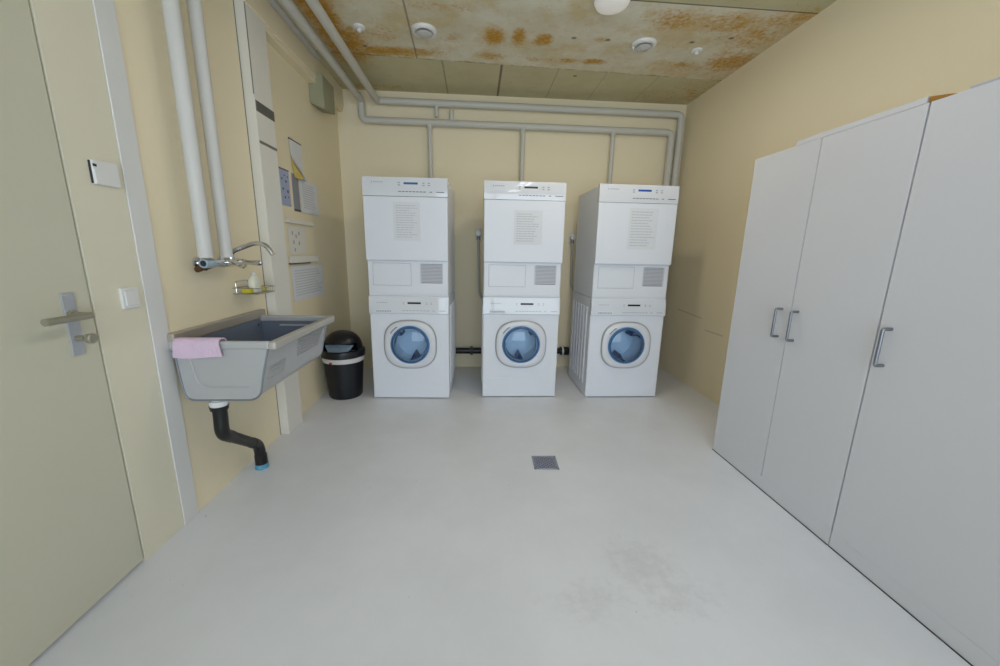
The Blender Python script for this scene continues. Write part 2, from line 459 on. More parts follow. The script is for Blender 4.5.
# greenish box on the wall in the far left corner
bm = BM()
hexa(bm, [(XL, 3.17, 2.208), (-1.124, 3.17, 2.165), (-1.124, 3.40, 2.20), (XL, 3.40, 2.215),
          (XL, 3.17, 2.408), (-1.124, 3.17, 2.402), (-1.124, 3.40, 2.402), (XL, 3.40, 2.408)])
bmesh.ops.bevel(bm, geom=bm.edges[:], offset=.004, segments=2, affect='EDGES')
jb = obj('junction_box', bm, m_duct)
tag(jb, 'greenish grey wall box under the beam in the far left corner', 'box')


# ---------------------------------------------------------------- ceiling fittings
def ceiling_vent(x, y, label):
    t = thing('ceiling_vent', label, 'vent', (x, y, H), 0, 'round vents in the concrete ceiling')
    quick('vent_ring', m_ventw, t, lathe, [(.080, 0), (.080, -.006), (.074, -.016), (.062, -.020), (.054, -.016), (.051, -.010), (.001, -.010)], seg=36)
    quick('vent_disc', m_ventin, t, lathe, [(.008, 0), (.008, -.018), (.045, -.020), (.049, -.024), (.042, -.029), (.001, -.034)], seg=36)
    return t


ceiling_vent(-.334, 2.772, 'round white ceiling vent above the stack beside the black bin')
ceiling_vent(1.10, 2.79, 'round white ceiling vent above the right stack of machines')


def sensor(x, y, label):
    t = thing('ceiling_sensor', label, 'sensor', (x, y, H), 0, 'small white ceiling sensors')
    quick('base_plate', m_ventw, t, lathe, [(.036, 0), (.036, -.006), (.030, -.012), (.012, -.014)], seg=28)
    quick('sensor_bulb', m_ventw, t, lathe, [(.013, -.012), (.012, -.018), (.014, -.022), (.012, -.028), (.001, -.031)], seg=20)


sensor(-.737, 2.775, 'small white ceiling sensor next to the two ceiling pipes')
sensor(1.487, 2.83, 'small white ceiling sensor close to the right wall')
lamp = thing('ceiling_lamp', 'large round white ceiling lamp at the top edge of the photo', 'lamp', (DOME[0], DOME[1], H))
quick('lamp_base', m_ventw, lamp, lathe, [(.098, 0), (.098, -.010), (.092, -.012)], seg=40)
quick('lamp_shade', m_lampglow, lamp, lathe, [(.094, -.008), (.095, -.016), (.086, -.032), (.066, -.043), (.035, -.049), (.001, -.050)], seg=40)
for fy, fl_label in ((-.75, 'twin-tube fluorescent ceiling lamp behind the camera'), (1.0, 'added twin-tube fluorescent lamp above the camera, unseen, to even the light')):  # second lamp is added out of view to even out the room light
    fl = thing('fluorescent_lamp', fl_label, 'lamp', (.60, fy, H), 0, 'fluorescent ceiling lamps')
    quick('lamp_housing', m_ventw, fl, box, -.09, .09, -.65, .65, -.045, 0, .006)
    for tx in (-.045, .045): quick('lamp_tube', m_tube, fl, tube, [(tx, -.60, -.062), (tx, .60, -.062)], .013, 14)

# ---------------------------------------------------------------- pipework
AZ, BZ, PY = 2.424, 2.266, D - .055
t = thing('heating_pipe', 'upper grey pipe crossing the back wall just below the ceiling', 'pipe', (-.87, Y0, AZ))
L_ = Vector((-.87, Y0, AZ))
def rel(ps): return [Vector(p) - L_ for p in ps]
bm = BM(); tube(bm, bend(rel([(-.868, Y0 + .02, AZ + .006), (-.862, PY - .02, AZ), (-.86 + .02, PY, AZ), (1.872, PY, AZ - .007), (1.862, PY, .06)]), .05), .0295, 18); obj('pipe_run', bm, m_pipe, t)
bm = BM(); tube(bm, rel([(-.352, PY, AZ), (-.352, PY, AZ - .105)]), .019, 14); tube(bm, rel([(-.352, PY, AZ - .10), (-.352, PY, AZ - .112)]), [.022, .017], 14); obj('capped_stub', bm, m_pipe, t)
for y in (.6, 1.9):
    bm = BM(); tube(bm, rel([(-.868, y - .012, AZ + .003), (-.868, y + .012, AZ + .003)]), .034, 18); box(bm, -.004, .004, y - .01 - Y0, y + .01 - Y0, .02, H - AZ)
    obj('pipe_clip', bm, m_pipe, t)
t = thing('supply_pipe', 'lower grey pipe on the back wall with branches down behind the machines', 'pipe', (-1.0, Y0, BZ))
L_ = Vector((-1.0, Y0, BZ))
bm = BM(); tube(bm, bend(rel([(-1.005, Y0 + .02, 2.428), (-1.0, PY, 2.424), (-1.0, PY, BZ), (1.796, PY, BZ - .003), (1.787, PY, .06)]), .05), .0295, 18); obj('pipe_run', bm, m_pipe, t)
for x0, x1, zz in ((-.415, -.400, .75), (.417, .42, .75), (1.247, 1.24, .75)):
    bm = BM(); tube(bm, rel([(x0, PY, BZ - .01), (x1, PY, zz)]), .0205, 14); tube(bm, rel([(x0, PY, BZ - .024), (x0, PY, BZ - .05)]), .025, 14); obj('branch_pipe', bm, m_pipe, t)
bm = BM(); tube(bm, rel([(-.222, PY, BZ), (-.222, PY, BZ + .10)]), .019, 14); tube(bm, rel([(-.222, PY, BZ + .095), (-.222, PY, BZ + .112)]), [.021, .014], 14); obj('capped_stub', bm, m_pipe, t)

for (x, y, r, lab, nm) in ((-1.150, 1.728, .0285, 'thick pale grey vertical pipe on the left wall, the one nearer the door', 'riser'),
                           (-1.150, 1.866, .0255, 'pale grey vertical pipe on the left wall, the one nearer the white casing', 'riser')):
    t = thing('riser_pipe', lab, 'pipe', (x, y, 1.10), 0, 'two vertical pipes over the trough sink')
    quick('pipe_run', m_pipew, t, tube, [(0, 0, .010), (0, 0, H - 1.10)], r, 20)
    bm = BM()
    tube(bm, [(0, 0, 1.088), (0, 0, 1.112)], r + .0025, 20); box(bm, XL - x, -r + .004, -.006, .006, 1.092, 1.108)
    obj('pipe_clip', bm, m_pipew, t)

# black drain pipe low on the back wall
t = thing('drain_pipe', 'black horizontal drain pipe low on the back wall behind the machines', 'pipe', (-.6, D - .06, .185))
quick('pipe_run', m_black, t, tube, [(0, 0, 0), (1.52, 0, 0)], .030, 18)
bm = BM(); tube(bm, [(1.46, 0, 0), (1.545, 0, 0)], .042, 18); obj('coupling', bm, m_black, t)
bm = BM(); tube(bm, [(1.475, 0, 0), (1.492, 0, 0)], .0435, 18); obj('joint_ring', bm, m_trim, t)
bm = BM(); box(bm, .55, .575, -.035, .06, -.035, .035, .004); obj('pipe_clip', bm, m_black, t)
bm = BM(); box(bm, 1.40, 1.42, -.035, .06, -.035, .035, .004); obj('pipe_clip', bm, m_black, t)


def water_valve(x, z, label, zb):
    t = thing('water_valve', label, 'valve', (x, D, z), 0, 'white water valves on the back wall')
    bm = BM(); box(bm, -.028, .028, -.012, 0, -.06, .05, .006); tube(bm, [(0, -.01, 0), (0, -.07, 0)], .020, 16); obj('valve_body', bm, m_trim, t)
    bm = BM(); tube(bm, [(0, -.070, 0), (0, -.095, 0)], [.027, .024], 12); obj('valve_knob', bm, m_ventw, t)
    bm = BM(); tube(bm, [(0, -.05, -.01), (0, -.05, -.055)], [.014, .018], 14); obj('hose_nut', bm, m_hand, t)
    bm = BM(); tube(bm, bend([(0, -.05, -.05), (.012, -.05, zb), (.14, -.055, zb - .08), (.20, -.07, zb - .09)], .09), .0115, 10); obj('inlet_hose', bm, m_hose, t)


water_valve(.022, 1.325, 'white water valve with grey hose on the wall between left and middle stacks', -.60)
water_valve(.926, 1.31, 'white water valve with grey hose on the wall left of the right stack', -.50)


# ---------------------------------------------------------------- washing machines and dryers (local: u = x, front at y = 0)
MW, MD = .595, .58


def rect_ring(u0, u1, z0, z1, n, v):
    """n points on a rectangle, by angle from its centre-of-circle"""
    out = []
    for j in range(n):
        a = 2 * PI * (j + .5) / n; c, s = math.cos(a), math.sin(a)
        ku = ((u1 - CU) / c) if c > 1e-9 else ((u0 - CU) / c if c < -1e-9 else 1e9)
        kz = ((z1 - CZ) / s) if s > 1e-9 else ((z0 - CZ) / s if s < -1e-9 else 1e9)
        k = min(ku, kz); out.append((CU + k * c, v, CZ + k * s))
    # snap the nearest point to each corner
    for cu, cz in ((u0, z0), (u0, z1), (u1, z0), (u1, z1)):
        i = min(range(n), key=lambda q: (out[q][0] - cu) ** 2 + (out[q][2] - cz) ** 2); out[i] = (cu, v, cz)
    return out


CU, CZ = .300, .446


def circ(r, v, n=64): return [(CU + r * math.cos(2 * PI * (j + .5) / n), v, CZ + r * math.sin(2 * PI * (j + .5) / n)) for j in range(n)]


def sq(a, b, n, v, seg=64): return [(CU + x, v, CZ + z) for x, z in sup(a, b, n, seg, PI / seg)]


def text_rows(bm, u0, u1, z0, z1, rows, v, th=.0006, fill=.5, rag=.35, words=True):
    h = (z1 - z0) / rows
    for k in range(rows):
        zc = z1 - (k + .5) * h; w = (u1 - u0) * (1 - random.random() * rag); x = u0
        while x < u0 + w - .004:
            l = random.uniform(.010, .030) if words else w
            x2 = min(x + l, u0 + w); box(bm, x, x2, v - th, v, zc - h * fill / 2, zc + h * fill / 2); x = x2 + .004


def washer(label):
    t = thing('washing_machine', label, 'washing machine', (0, 0, 0), 0, 'washing machines under the dryers')
    # body: shell with open front + front panel with a round opening
    bm = BM(); z0, z1 = .007, .818
    prof = [(.0, .008), (.006, .001)]
    rings = []
    for v, ins in ((.004, 0.0), (MD, 0.0)):
        rings.append([(ins, v, z0), (MW - ins, v, z0), (MW - ins, v, z1), (ins, v, z1)])
    loft(bm, rings, True, False, True)
    n = 64
    fr = [rect_ring(0, MW, z0, z1, n, .004), rect_ring(.006, MW - .006, z0 + .004, z1, n, -.001), circ(.150, -.001), circ(.146, .02), circ(.150, .06)]
    loft(bm, fr, True, False, False)
    obj('body', bm, m_white, t, ang=30)
    for s in (0, 1):                                       # ribbed side sheets
        bm = BM(); x = -.007 if s == 0 else MW
        for k in range(6):
            y = .09 + k * .082; box(bm, x, x + .007, y, y + .045, .10, .74, .003, 2)
        obj('side_ribs', bm, m_white, t)
    bm = BM(); loft(bm, [circ(.150, .06), circ(.158, .07), circ(.158, .24)], True, False, True)
    drum = obj('drum', bm, m_drumsteel, t)
    for k in range(3):
        a = 2 * PI * k / 3 + .55; c, s = math.cos(a), math.sin(a); bm = BM()
        p = [(CU + c * .156 - s * .032, CZ + s * .156 + c * .032), (CU + c * .156 + s * .032, CZ + s * .156 - c * .032), (CU + c * .095, CZ + s * .095)]
        a0 = [bm.verts.new((q[0], .09, q[1])) for q in p]; a1 = [bm.verts.new((q[0], .236, q[1])) for q in p]
        for i in range(3): bm.faces.new((a0[i], a0[(i + 1) % 3], a1[(i + 1) % 3], a1[i]))
        bm.faces.new(a0); bm.faces.new(a1[::-1])
        bmesh.ops.bevel(bm, geom=bm.edges[:], offset=.006, segments=2, affect='EDGES')
        obj('paddle', bm, m_paddle, drum)
    # door
    bm = BM()
    loft(bm, [sq(.200, .190, 2.7, -.001), sq(.200, .190, 2.7, -.012), sq(.193, .183, 2.65, -.021), sq(.178, .170, 2.5, -.027), circ(.158, -.028), circ(.149, -.022), circ(.146, -.004)], True, False, False)
    dr = obj('door', bm, m_bezelw, t)
    bm = BM(); loft(bm, [sq(.2015, .1915, 2.7, -.001), sq(.203, .193, 2.7, -.006), sq(.202, .192, 2.7, -.013), sq(.1965, .1865, 2.7, -.0185), sq(.193, .183, 2.7, -.0195)], True, False, False)
    obj('door_rim', bm, m_bezel, dr)
    bm = BM(); loft(bm, [circ(.1495, -.0225), circ(.1485, -.027), circ(.142, -.027), circ(.140, -.020)], True, False, False)
    obj('window_ring', bm, mat('ring_blue', '#4d7fae', 0.2, var=.05) if 'ring_blue' not in bpy.data.materials else bpy.data.materials['ring_blue'], dr)
    bm = BM(); loft(bm, [circ(.128, -.0335), circ(.11, -.041), circ(.075, -.049), circ(.035, -.053), circ(.004, -.054)], True, False, True)
    obj('door_window', bm, m_bglass, dr)
    bm = BM(); loft(bm, [circ(.147, -.018), circ(.135, -.030), circ(.128, -.0335)], True, False, False)
    obj('tinted_ring', bm, m_bring, dr)
    bm = BM()                                              # glass bowl that dips into the drum
    loft(bm, [circ(.138, .005), circ(.128, .05), circ(.112, .085), circ(.08, .105), circ(.004, .112)], True, False, True)
    obj('glass_bowl', bm, m_bowl, dr)
    bm = BM()
    pts = [(CU + .168 * math.cos(a) * 1.02, -.0285, CZ + .168 * math.sin(a)) for a in [2.15 + i * .06 for i in range(8)]]
    tube(bm, pts, .0045, 8); obj('door_latch', bm, m_grill, dr)
    # fascia
    bm = BM(); x0, x1 = -.001, MW + .001
    loft(bm, [[(x0, -.004, .683), (x1, -.004, .683), (x1, .03, .683), (x0, .03, .683)],
              [(x0, -.015, .690), (x1, -.015, .690), (x1, .03, .690), (x0, .03, .690)],
              [(x0, -.012, .755), (x1, -.012, .755), (x1, .03, .755), (x0, .03, .755)],
              [(x0, -.004, .812), (x1, -.004, .812), (x1, .03, .812), (x0, .03, .812)],
              [(x0 + .004, .003, .820), (x1 - .004, .003, .820), (x1 - .004, .03, .820), (x0 + .004, .03, .820)]])
    cp = obj('control_panel', bm, m_panel, t, ang=25)
    bm = BM(); box(bm, .288, .388, -.0125, -.008, .761, .775, .001); obj('display', bm, m_navy, cp)
    for u in (.258, .43, .466):
        bm = BM()
        for z in (.761, .771): box(bm, u - .006, u + .006, -.0118, -.008, z - .002, z + .002)
        obj('indicator', bm, m_print, cp)
    for a_, b_ in [(.25 + k * .026, .268 + k * .026) for k in range(8)] + [(.475, .49), (.525, .575)]:
        bm = BM(); box(bm, a_, b_, -.0155, -.011, .709, .713); obj('program_button', bm, m_print, cp)
    bm = BM(); box(bm, .050, .175, -.0142, -.010, .7205, .7215); box(bm, .050, .175, -.016, -.010, .695, .7195, .0015); obj('detergent_drawer', bm, m_white_in, cp)
    bm = BM()
    for k in range(9): box(bm, .054 + k * .0128, .062 + k * .0128, -.0163, -.0155, .700, .712)
    obj('drawer_print', bm, m_print, cp)
    bm = BM()
    for k in range(5): box(bm, .06 + k * .016, .07 + k * .016, -.0120, -.007, .768, .772)
    obj('panel_print', bm, m_print, cp)
    # service flap and feet
    bm = BM(); box(bm, .045, .235, -.0025, .003, .055, .165, .0015); obj('service_flap', bm, m_white, t)
    for x in (.055, MW - .055):
        for y in (.06, MD - .06):
            bm = BM(); lathe(bm, [(.022, 0), (.022, .006), (.016, .012)], (x, y, 0), 'z', 18); obj('foot', bm, m_dark, t)
    return t


def dryer(label):
    t = thing('tumble_dryer', label, 'tumble dryer', (0, 0, .82), 0, 'tumble dryers on the washing machines')
    Zb = .82
    bm = BM(); box(bm, .001, MW - .001, .004, MD, 0, 1.652 - Zb, .004); obj('body', bm, m_white, t)
    # lower section: condenser flap and grille
    bm = BM(); box(bm, .006, MW - .006, -.001, .02, .832 - Zb, 1.078 - Zb, .003); lo = obj('lower_panel', bm, m_white_in, t)
    bm = BM(); box(bm, .04, .318, -.0045, .004, .900 - Zb, 1.062 - Zb, .0025)
    obj('filter_flap', bm, m_white_in, t)
    bm = BM()
    for a_, b_, c_, d_ in ((.038, .320, .8985, .900), (.038, .320, 1.062, 1.0635), (.038, .0395, .8985, 1.0635), (.3185, .320, .8985, 1.0635)): box(bm, a_, b_, -.0015, .002, c_ - Zb, d_ - Zb)
    obj('flap_seam', bm, m_grill, t)
    bm = BM(); box(bm, .389, .556, -.003, .004, .918 - Zb, 1.062 - Zb, .002)
    gr = obj('vent_grille', bm, m_grill, t)
    bm = BM()
    for k in range(13):
        z = .9255 - Zb + k * .0104; box(bm, .394, .551, -.0050, -.002, z, z + .0066)
    for u in (.389, .549): box(bm, u, u + .007, -.006, -.001, .918 - Zb, 1.062 - Zb)
    obj('grille_slat', bm, m_slat, gr)
    # loading door sheet
    bm = BM(); box(bm, -.001, MW + .001, -.022, .006, 1.084 - Zb, 1.530 - Zb, .005, 3); obj('loading_door', bm, m_white, t)
    # control panel, leaning back, slightly bowed
    bm = BM(); n = 7; rings = []
    for k in range(n):
        f = k / (n - 1); z = 1.533 + f * .127; v = -.0225 + .006 * f + .003 * (2 * f - 1) ** 2
        rings.append([(-.002, v, z - Zb), (MW + .002, v, z - Zb), (MW + .002, .02, z - Zb), (-.002, .02, z - Zb)])
    loft(bm, rings); cp = obj('control_panel', bm, m_panel, t, ang=25)
    def pv(z): f = (z - 1.533) / .127; return -.0225 + .006 * f + .003 * (2 * f - 1) ** 2
    return t, cp, pv


def dryer_details(cp, pv, disp):
    Zb = .82
    bm = BM(); v = pv(1.62); box(bm, .288, .388, v - .0012, v + .004, 1.613 - Zb, 1.627 - Zb, .0008); obj('display', bm, disp, cp)
    for u in (.255, .428, .466):
        bm = BM()
        for z in (1.608, 1.623): v = pv(z); box(bm, u - .008, u + .008, v - .001, v + .003, z - .0035 - Zb, z + .0035 - Zb)
        obj('indicator', bm, m_print, cp)
    bm = BM(); v = pv(1.564)
    for a_, b_ in [(.25 + k * .025, .269 + k * .025) for k in range(8)] + [(.47, .487), (.518, .575)]:
        bm = BM(); box(bm, a_, b_, v - .0012, v + .003, 1.5615 - Zb, 1.566 - Zb); obj('program_button', bm, m_printd, cp)
    bm = BM(); v = pv(1.625)
    box(bm, .062, .067, v - .0008, v + .003, 1.620 - Zb, 1.631 - Zb)
    for k in range(5): box(bm, .076 + k * .014, .086 + k * .014, v - .0008, v + .003, 1.623 - Zb, 1.628 - Zb)
    obj('panel_print', bm, m_print, cp)


def notice(label, u0, u1, z0, z1, root, rows, extra):
    tt = thing('notice_sheet', label, 'notice', root.location.copy(), root.rotation_euler.z, 'notices on the dryer doors')
    tt.location.z = 0
    bm = BM(); box(bm, u0, u1, -.0236, -.0224, z0, z1); obj('sheet', bm, m_paper, tt)
    bm = BM(); mg = .018
    text_rows(bm, u0 + mg, u1 - mg, z0 + mg, z1 - mg, rows, -.0236, fill=.32); o = obj('print', bm, m_faint, tt)
    return tt


SPOT = [(-.8001, 2.9059, -.0304), (.0594, 2.9155, -.0040), (.9028, 2.8990, .0015)]
WL = ['white front-loading washing machine standing beside the black bin', 'white front-loading washing machine in the middle of the three, behind the floor drain',
      'white front-loading washing machine on the right, ribbed left side showing']
DL = ['white tumble dryer stacked on the washer beside the black bin', 'white tumble dryer of the middle stack, bright streak on its panel',
      'white tumble dryer of the right stack, nearest the cabinets']
ND = [(.21, .40, 1.225, 1.495, 14), (.22, .43, 1.215, 1.460, 12), (.235, .455, 1.198, 1.496, 13)]
NL = ['white printed notice on the dryer of the stack beside the bin', 'white printed notice on the middle dryer', 'white printed notice on the right dryer, gaps between its paragraphs']
w0 = washer(WL[0]); w0.location = (SPOT[0][0], SPOT[0][1], 0); w0.rotation_euler = (0, 0, SPOT[0][2])
for i in (1, 2): dup(w0, (SPOT[i][0], SPOT[i][1], 0), SPOT[i][2], WL[i])
for i in range(3):
    d_, cp, pv = dryer(DL[i]); dryer_details(cp, pv, (m_bluedull, m_navy, m_blue)[i])
    d_.location = (SPOT[i][0], SPOT[i][1], .82); d_.rotation_euler = (0, 0, SPOT[i][2])
    u0_, u1_, z0_, z1_, rw = ND[i]; notice(NL[i], u0_, u1_, z0_, z1_, d_, rw, True)


# ---------------------------------------------------------------- tall cabinets on the right
def bar_handle(y, z0, z1, parent):
    bm = BM(); x = XC
    tube(bm, bend([(x, y, z0), (x - .032, y, z0), (x - .032, y, z1), (x, y, z1)], .008, 4), .006, 10)
    return obj('handle', bm, m_hand, parent)


def cabinet(label, y0, y1, splits, handles):
    t = thing('tall_cabinet', label, 'cabinet', (0, 0, 0), 0, 'white tall cabinets along the right wall')
    bm = BM(); box(bm, XC + .020, XR - .004, y0, y1, .0, 1.653, .0015); obj('carcass', bm, m_cab, t)
    bm = BM(); box(bm, XC + .0004, XC + .0215, y0 + .001, y1 - .001, 0, .0685, .0006); obj('plinth', bm, m_cab, t)
    bm = BM(); box(bm, XC - .003, XC + .002, y0 + .001, y1 - .001, 0, .003); obj('floor_joint', bm, m_dark, t)
    for q in splits + [y0 + .003, y1 - .003]:
        bm = BM(); box(bm, XC + .010, XC + .0203, q - .004, q + .004, .069, 1.652); obj('door_gap_strip', bm, m_gapshade, t)  # grey strips paint shade into the gaps between the doors
    ys = [y0] + splits + [y1]
    for a, b, hy in zip(ys, ys[1:], handles):
        bm = BM(); box(bm, XC, XC + .018, a + .0024, b - .0024, .0690, 1.655, .0005); d = obj('door', bm, m_cab, t)
        bar_handle(hy, .786, .919, d)
    return t


cabinet('white tall two-door cabinet against the right wall, nearer the machines', 1.262, 2.045, [1.652], [1.612, 1.702])
cabinet('white tall cabinet nearest the camera, cut by the right edge', .60, 1.260, [], [1.217])
# board lying on the first cabinet, its broken chipboard end, and a pale strip
bm = BM(); box(bm, XC + .0005, XR - .02, 1.272, 1.785, 1.656, 1.676, .0005)
t = obj('loose_board', bm, m_cab); tag(t, 'white board lying flat on top of the two-door cabinet', 'board')
bm = BM()
pr = [(.0, .0), (.02, -.006), (.05, .004), (.08, -.004), (.12, .002), (.12, .058), (.07, .052), (.04, .062), (.0, .060)]
hh = [.004, .004, .006, .008, .010, .019, .020, .018, .017]
v0 = [bm.verts.new((XC + .001 + x, 1.206 + y, 1.6562)) for x, y in pr]; v1 = [bm.verts.new((XC + .001 + x, 1.206 + y, 1.6562 + h)) for (x, y), h in zip(pr, hh)]
bm.faces.new(v0[::-1]); bm.faces.new(v1)
for i in range(len(pr)): bm.faces.new((v0[i], v0[(i + 1) % len(pr)], v1[(i + 1) % len(pr)], v1[i]))
tag(obj('chipboard_offcut', bm, m_chip, smooth=False), 'small brown broken chipboard piece on the cabinet top, at the end of the board', 'offcut')
bm = BM(); box(bm, XC + .004, XC + .25, .80, 1.165, 1.656, 1.663, .001)
tag(obj('plastic_sheet', bm, m_blue_sheet), 'pale blue grey flat sheet lying on the cabinet at the right edge', 'sheet')

# ---------------------------------------------------------------- laundry trough sink
SX0, SX1, SY0, SY1 = XL, -.812, 1.545, 2.195
t = thing('trough_sink', 'large grey steel trough sink mounted on the left wall', 'sink', (XL, (SY0 + SY1) / 2, .79))
O = Vector((XL, (SY0 + SY1) / 2, .79))


def xz_profile(d, n=6):
    """open trough section (x, z): back wall, rounded corners, bottom, leaning front; d = inset"""
    p = [Vector((XL + .020 + d, 0, .772)), Vector((XL + .030 + d, 0, .62)), Vector((XL + .040 + d, 0, .5345 + d)), Vector((-.893 - d, 0, .5345 + d)), Vector((-.872 - d, 0, .64)), Vector((-.836 - d, 0, .772))]
    return bend(p, .055, n)


# sheet-metal trough: bent section between two flat end plates
bm = BM(); E0, E1 = SY0 + .006, SY1 - .010
po = xz_profile(0); pi_ = xz_profile(.007)
loft(bm, [[Vector((p.x, y, p.z)) - O for p in po] for y in (E0, E1)], False, False, False)
for y, nn in ((E0, -1), (E1, 1)): bm.faces.new([bm.verts.new(Vector((p.x, y, p.z)) - O) for p in po])
bmesh.ops.remove_doubles(bm, verts=bm.verts[:], dist=.0002)
obj('basin', bm, m_trough, t, ang=35)
bm = BM()
loft(bm, [[Vector((p.x, y, p.z)) - O for p in pi_] for y in (E0 + .007, E1 - .007)], False, False, False)
for y in (E0 + .007, E1 - .007): bm.faces.new([bm.verts.new(Vector((p.x, y, p.z)) - O) for p in pi_])
bmesh.ops.remove_doubles(bm, verts=bm.verts[:], dist=.0002)
obj('basin_inside', bm, m_troughin, t, ang=35)
bm = BM(); box(bm, -1.10 - O.x, -.862 - O.x, E1 - .016 - O.y, E1 - .006 - O.y, .728 - O.z, .736 - O.z, .002); obj('inner_ledge', bm, m_trough, t)
for y in (E0, E1):
    bm = BM(); tube(bm, [Vector((p.x, y, p.z)) - O for p in po], .0042, 8); obj('edge_bead', bm, m_bead, t)
# rolled rim
bm = BM()
box(bm, XL + .004 - O.x, -.834 - O.x, SY0 - O.y, SY0 + .022 - O.y, .752 - O.z, .786 - O.z, .008, 3)
box(bm, XL + .004 - O.x, -.834 - O.x, SY1 - .026 - O.y, SY1 - O.y, .752 - O.z, .786 - O.z, .008, 3)
obj('rim', bm, m_trough, t)
bm = BM(); box(bm, -.840 - O.x, -.806 - O.x, SY0 - O.y, SY1 + .012 - O.y, .749 - O.z, .785 - O.z, .010, 3); obj('front_rail', bm, m_railfront, t)
bm = BM(); box(bm, XL - O.x, XL + .032 - O.x, SY0 + .002 - O.y, SY1 + .030 - O.y, .770 - O.z, .816 - O.z, .006, 3); obj('back_rail', bm, m_railtop, t)
# embossed rubbing ridges on the front, pressed line on the near end
bm = BM()
for k in range(9):
    z = .742 - k * .0125
    xx = -.836 - (.772 - z) * .272
    box(bm, xx - .006 - O.x, xx + .005 - O.x, 1.82 + .004 * k - O.y, 2.13 - .004 * k - O.y, z - .0026 - O.z, z + .0026 - O.z, .001, 1)
obj('front_ridges', bm, m_trough, t)
bm = BM()
for k in range(5):
    z = .665 - k * .014
    xx = -.836 - (.772 - z) * .272
    box(bm, xx - .004 - O.x, xx + .005 - O.x, 1.59 - O.y, 1.73 - O.y, z - .0018 - O.z, z + .0018 - O.z, .001, 1)
obj('front_ridges', bm, m_trough, t)
bm = BM(); tube(bm, bend([Vector(p) - O for p in ((-1.150, SY0 + .005, .735), (-1.130, SY0 + .005, .590), (-.935, SY0 + .005, .590))], .05, 6), .0035, 8); obj('pressed_line', bm, m_trough, t)
bm = BM(); tube(bm, [Vector((XL, SY0 + .02, .74)) - O, Vector((XL + .035, SY0 + .02, .74)) - O], .009, 10); tube(bm, [Vector((XL, SY1 - .05, .74)) - O, Vector((XL + .035, SY1 - .05, .74)) - O], .009, 10); obj('wall_bracket', bm, m_hand, t)
bm = BM(); lathe(bm, [(.034, .538), (.034, .540), (.028, .541), (.02, .5395)], Vector((-1.08, 1.64, 0)) - O + Vector((0, 0, 0)), 'z', 20); obj('drain_strainer', bm, m_satin, t)

# waste pipe under the trough
P0 = Vector((-1.085, 1.585, .5345)); P1 = Vector((-1.085, 1.578, .370)); P2 = Vector((-1.142, 1.920, .135)); P3 = Vector((-1.142, 1.925, 0))
t = thing('waste_pipe', 'black bent waste pipe from the trough sink down to the floor', 'pipe', P3)
bm = BM(); tube(bm, [P0 - P3, P0 - P3 - Vector((0, 0, .012)), P0 - P3 - Vector((0, 0, .014)), P0 - P3 - Vector((0, 0, .042))], [.024, .024, .034, .033], 22); obj('white_collar', bm, m_ventw, t)
a = P0 - P3 - Vector((0, .001, .036))
bm = BM(); tube(bm, bend([a, a - Vector((0, 0, .055)), P1 - P3, P1 - P3 + (P2 - P1) * .22], .05), .027, 20); tube(bm, [a, a - Vector((0, 0, .018))], [.036, .033], 20)
obj('upper_elbow', bm, m_blackpipe, t)
bm = BM(); tube(bm, [P1 - P3 + (P2 - P1) * .18, P1 - P3 + (P2 - P1) * .86], .0245, 20); obj('sloping_pipe', bm, m_brownpipe, t)
bm = BM(); tube(bm, bend([P1 - P3 + (P2 - P1) * .78, P2 - P3, Vector((0, 0, .03))], .045), .0265, 20); tube(bm, [(0, 0, .075), (0, 0, .02)], .030, 20); obj('lower_elbow', bm, m_blackpipe, t)
bm = BM(); tube(bm, [(0, 0, 0.0), (0, 0, .008)], .033, 22); tube(bm, [(0, 0, .006), (0, 0, .026)], .0315, 22); obj('floor_ring', bm, m_bluering, t)

# pink cloth over the near rim
bm = BM(); ny, nx = 12, 16; prof = []
zr = .788
path = [(SY0 + .055, .735), (SY0 + .045, .760), (SY0 + .035, zr - .003), (SY0 + .025, zr + .004), (SY0 + .010, zr + .006), (SY0 - .002, zr + .003), (SY0 - .008, zr - .008), (SY0 - .010, zr - .020), (SY0 - .011, zr - .034), (SY0 - .012, zr - .050), (SY0 - .012, zr - .064)]
grid = []
for i in range(nx + 1):
    f = i / nx; x = -1.190 + f * .172
    row = []
    for j, (y, z) in enumerate(path):
        wv = .0025 * math.sin(f * 17 + j * .4) * (1 if j > 5 else .4)
        zz = z - (.004 * math.sin(f * 5) if j == len(path) - 1 else 0); xx = x + (.012 * (j - 6) / 3 * (-.3 + f) if j > 6 else 0)
        row.append(bm.verts.new((xx, y - abs(wv), zz)))
    grid.append(row)
for i in range(nx):
    for j in range(len(path) - 1): bm.faces.new((grid[i][j], grid[i + 1][j], grid[i + 1][j + 1], grid[i][j + 1]))
bmesh.ops.recalc_face_normals(bm, faces=bm.faces[:])
bmesh.ops.solidify(bm, geom=bm.faces[:], thickness=-.005)
o = obj('cloth', bm, m_pink, ang=80); tag(o, 'pink cloth folded over the near rim of the trough sink', 'cloth')

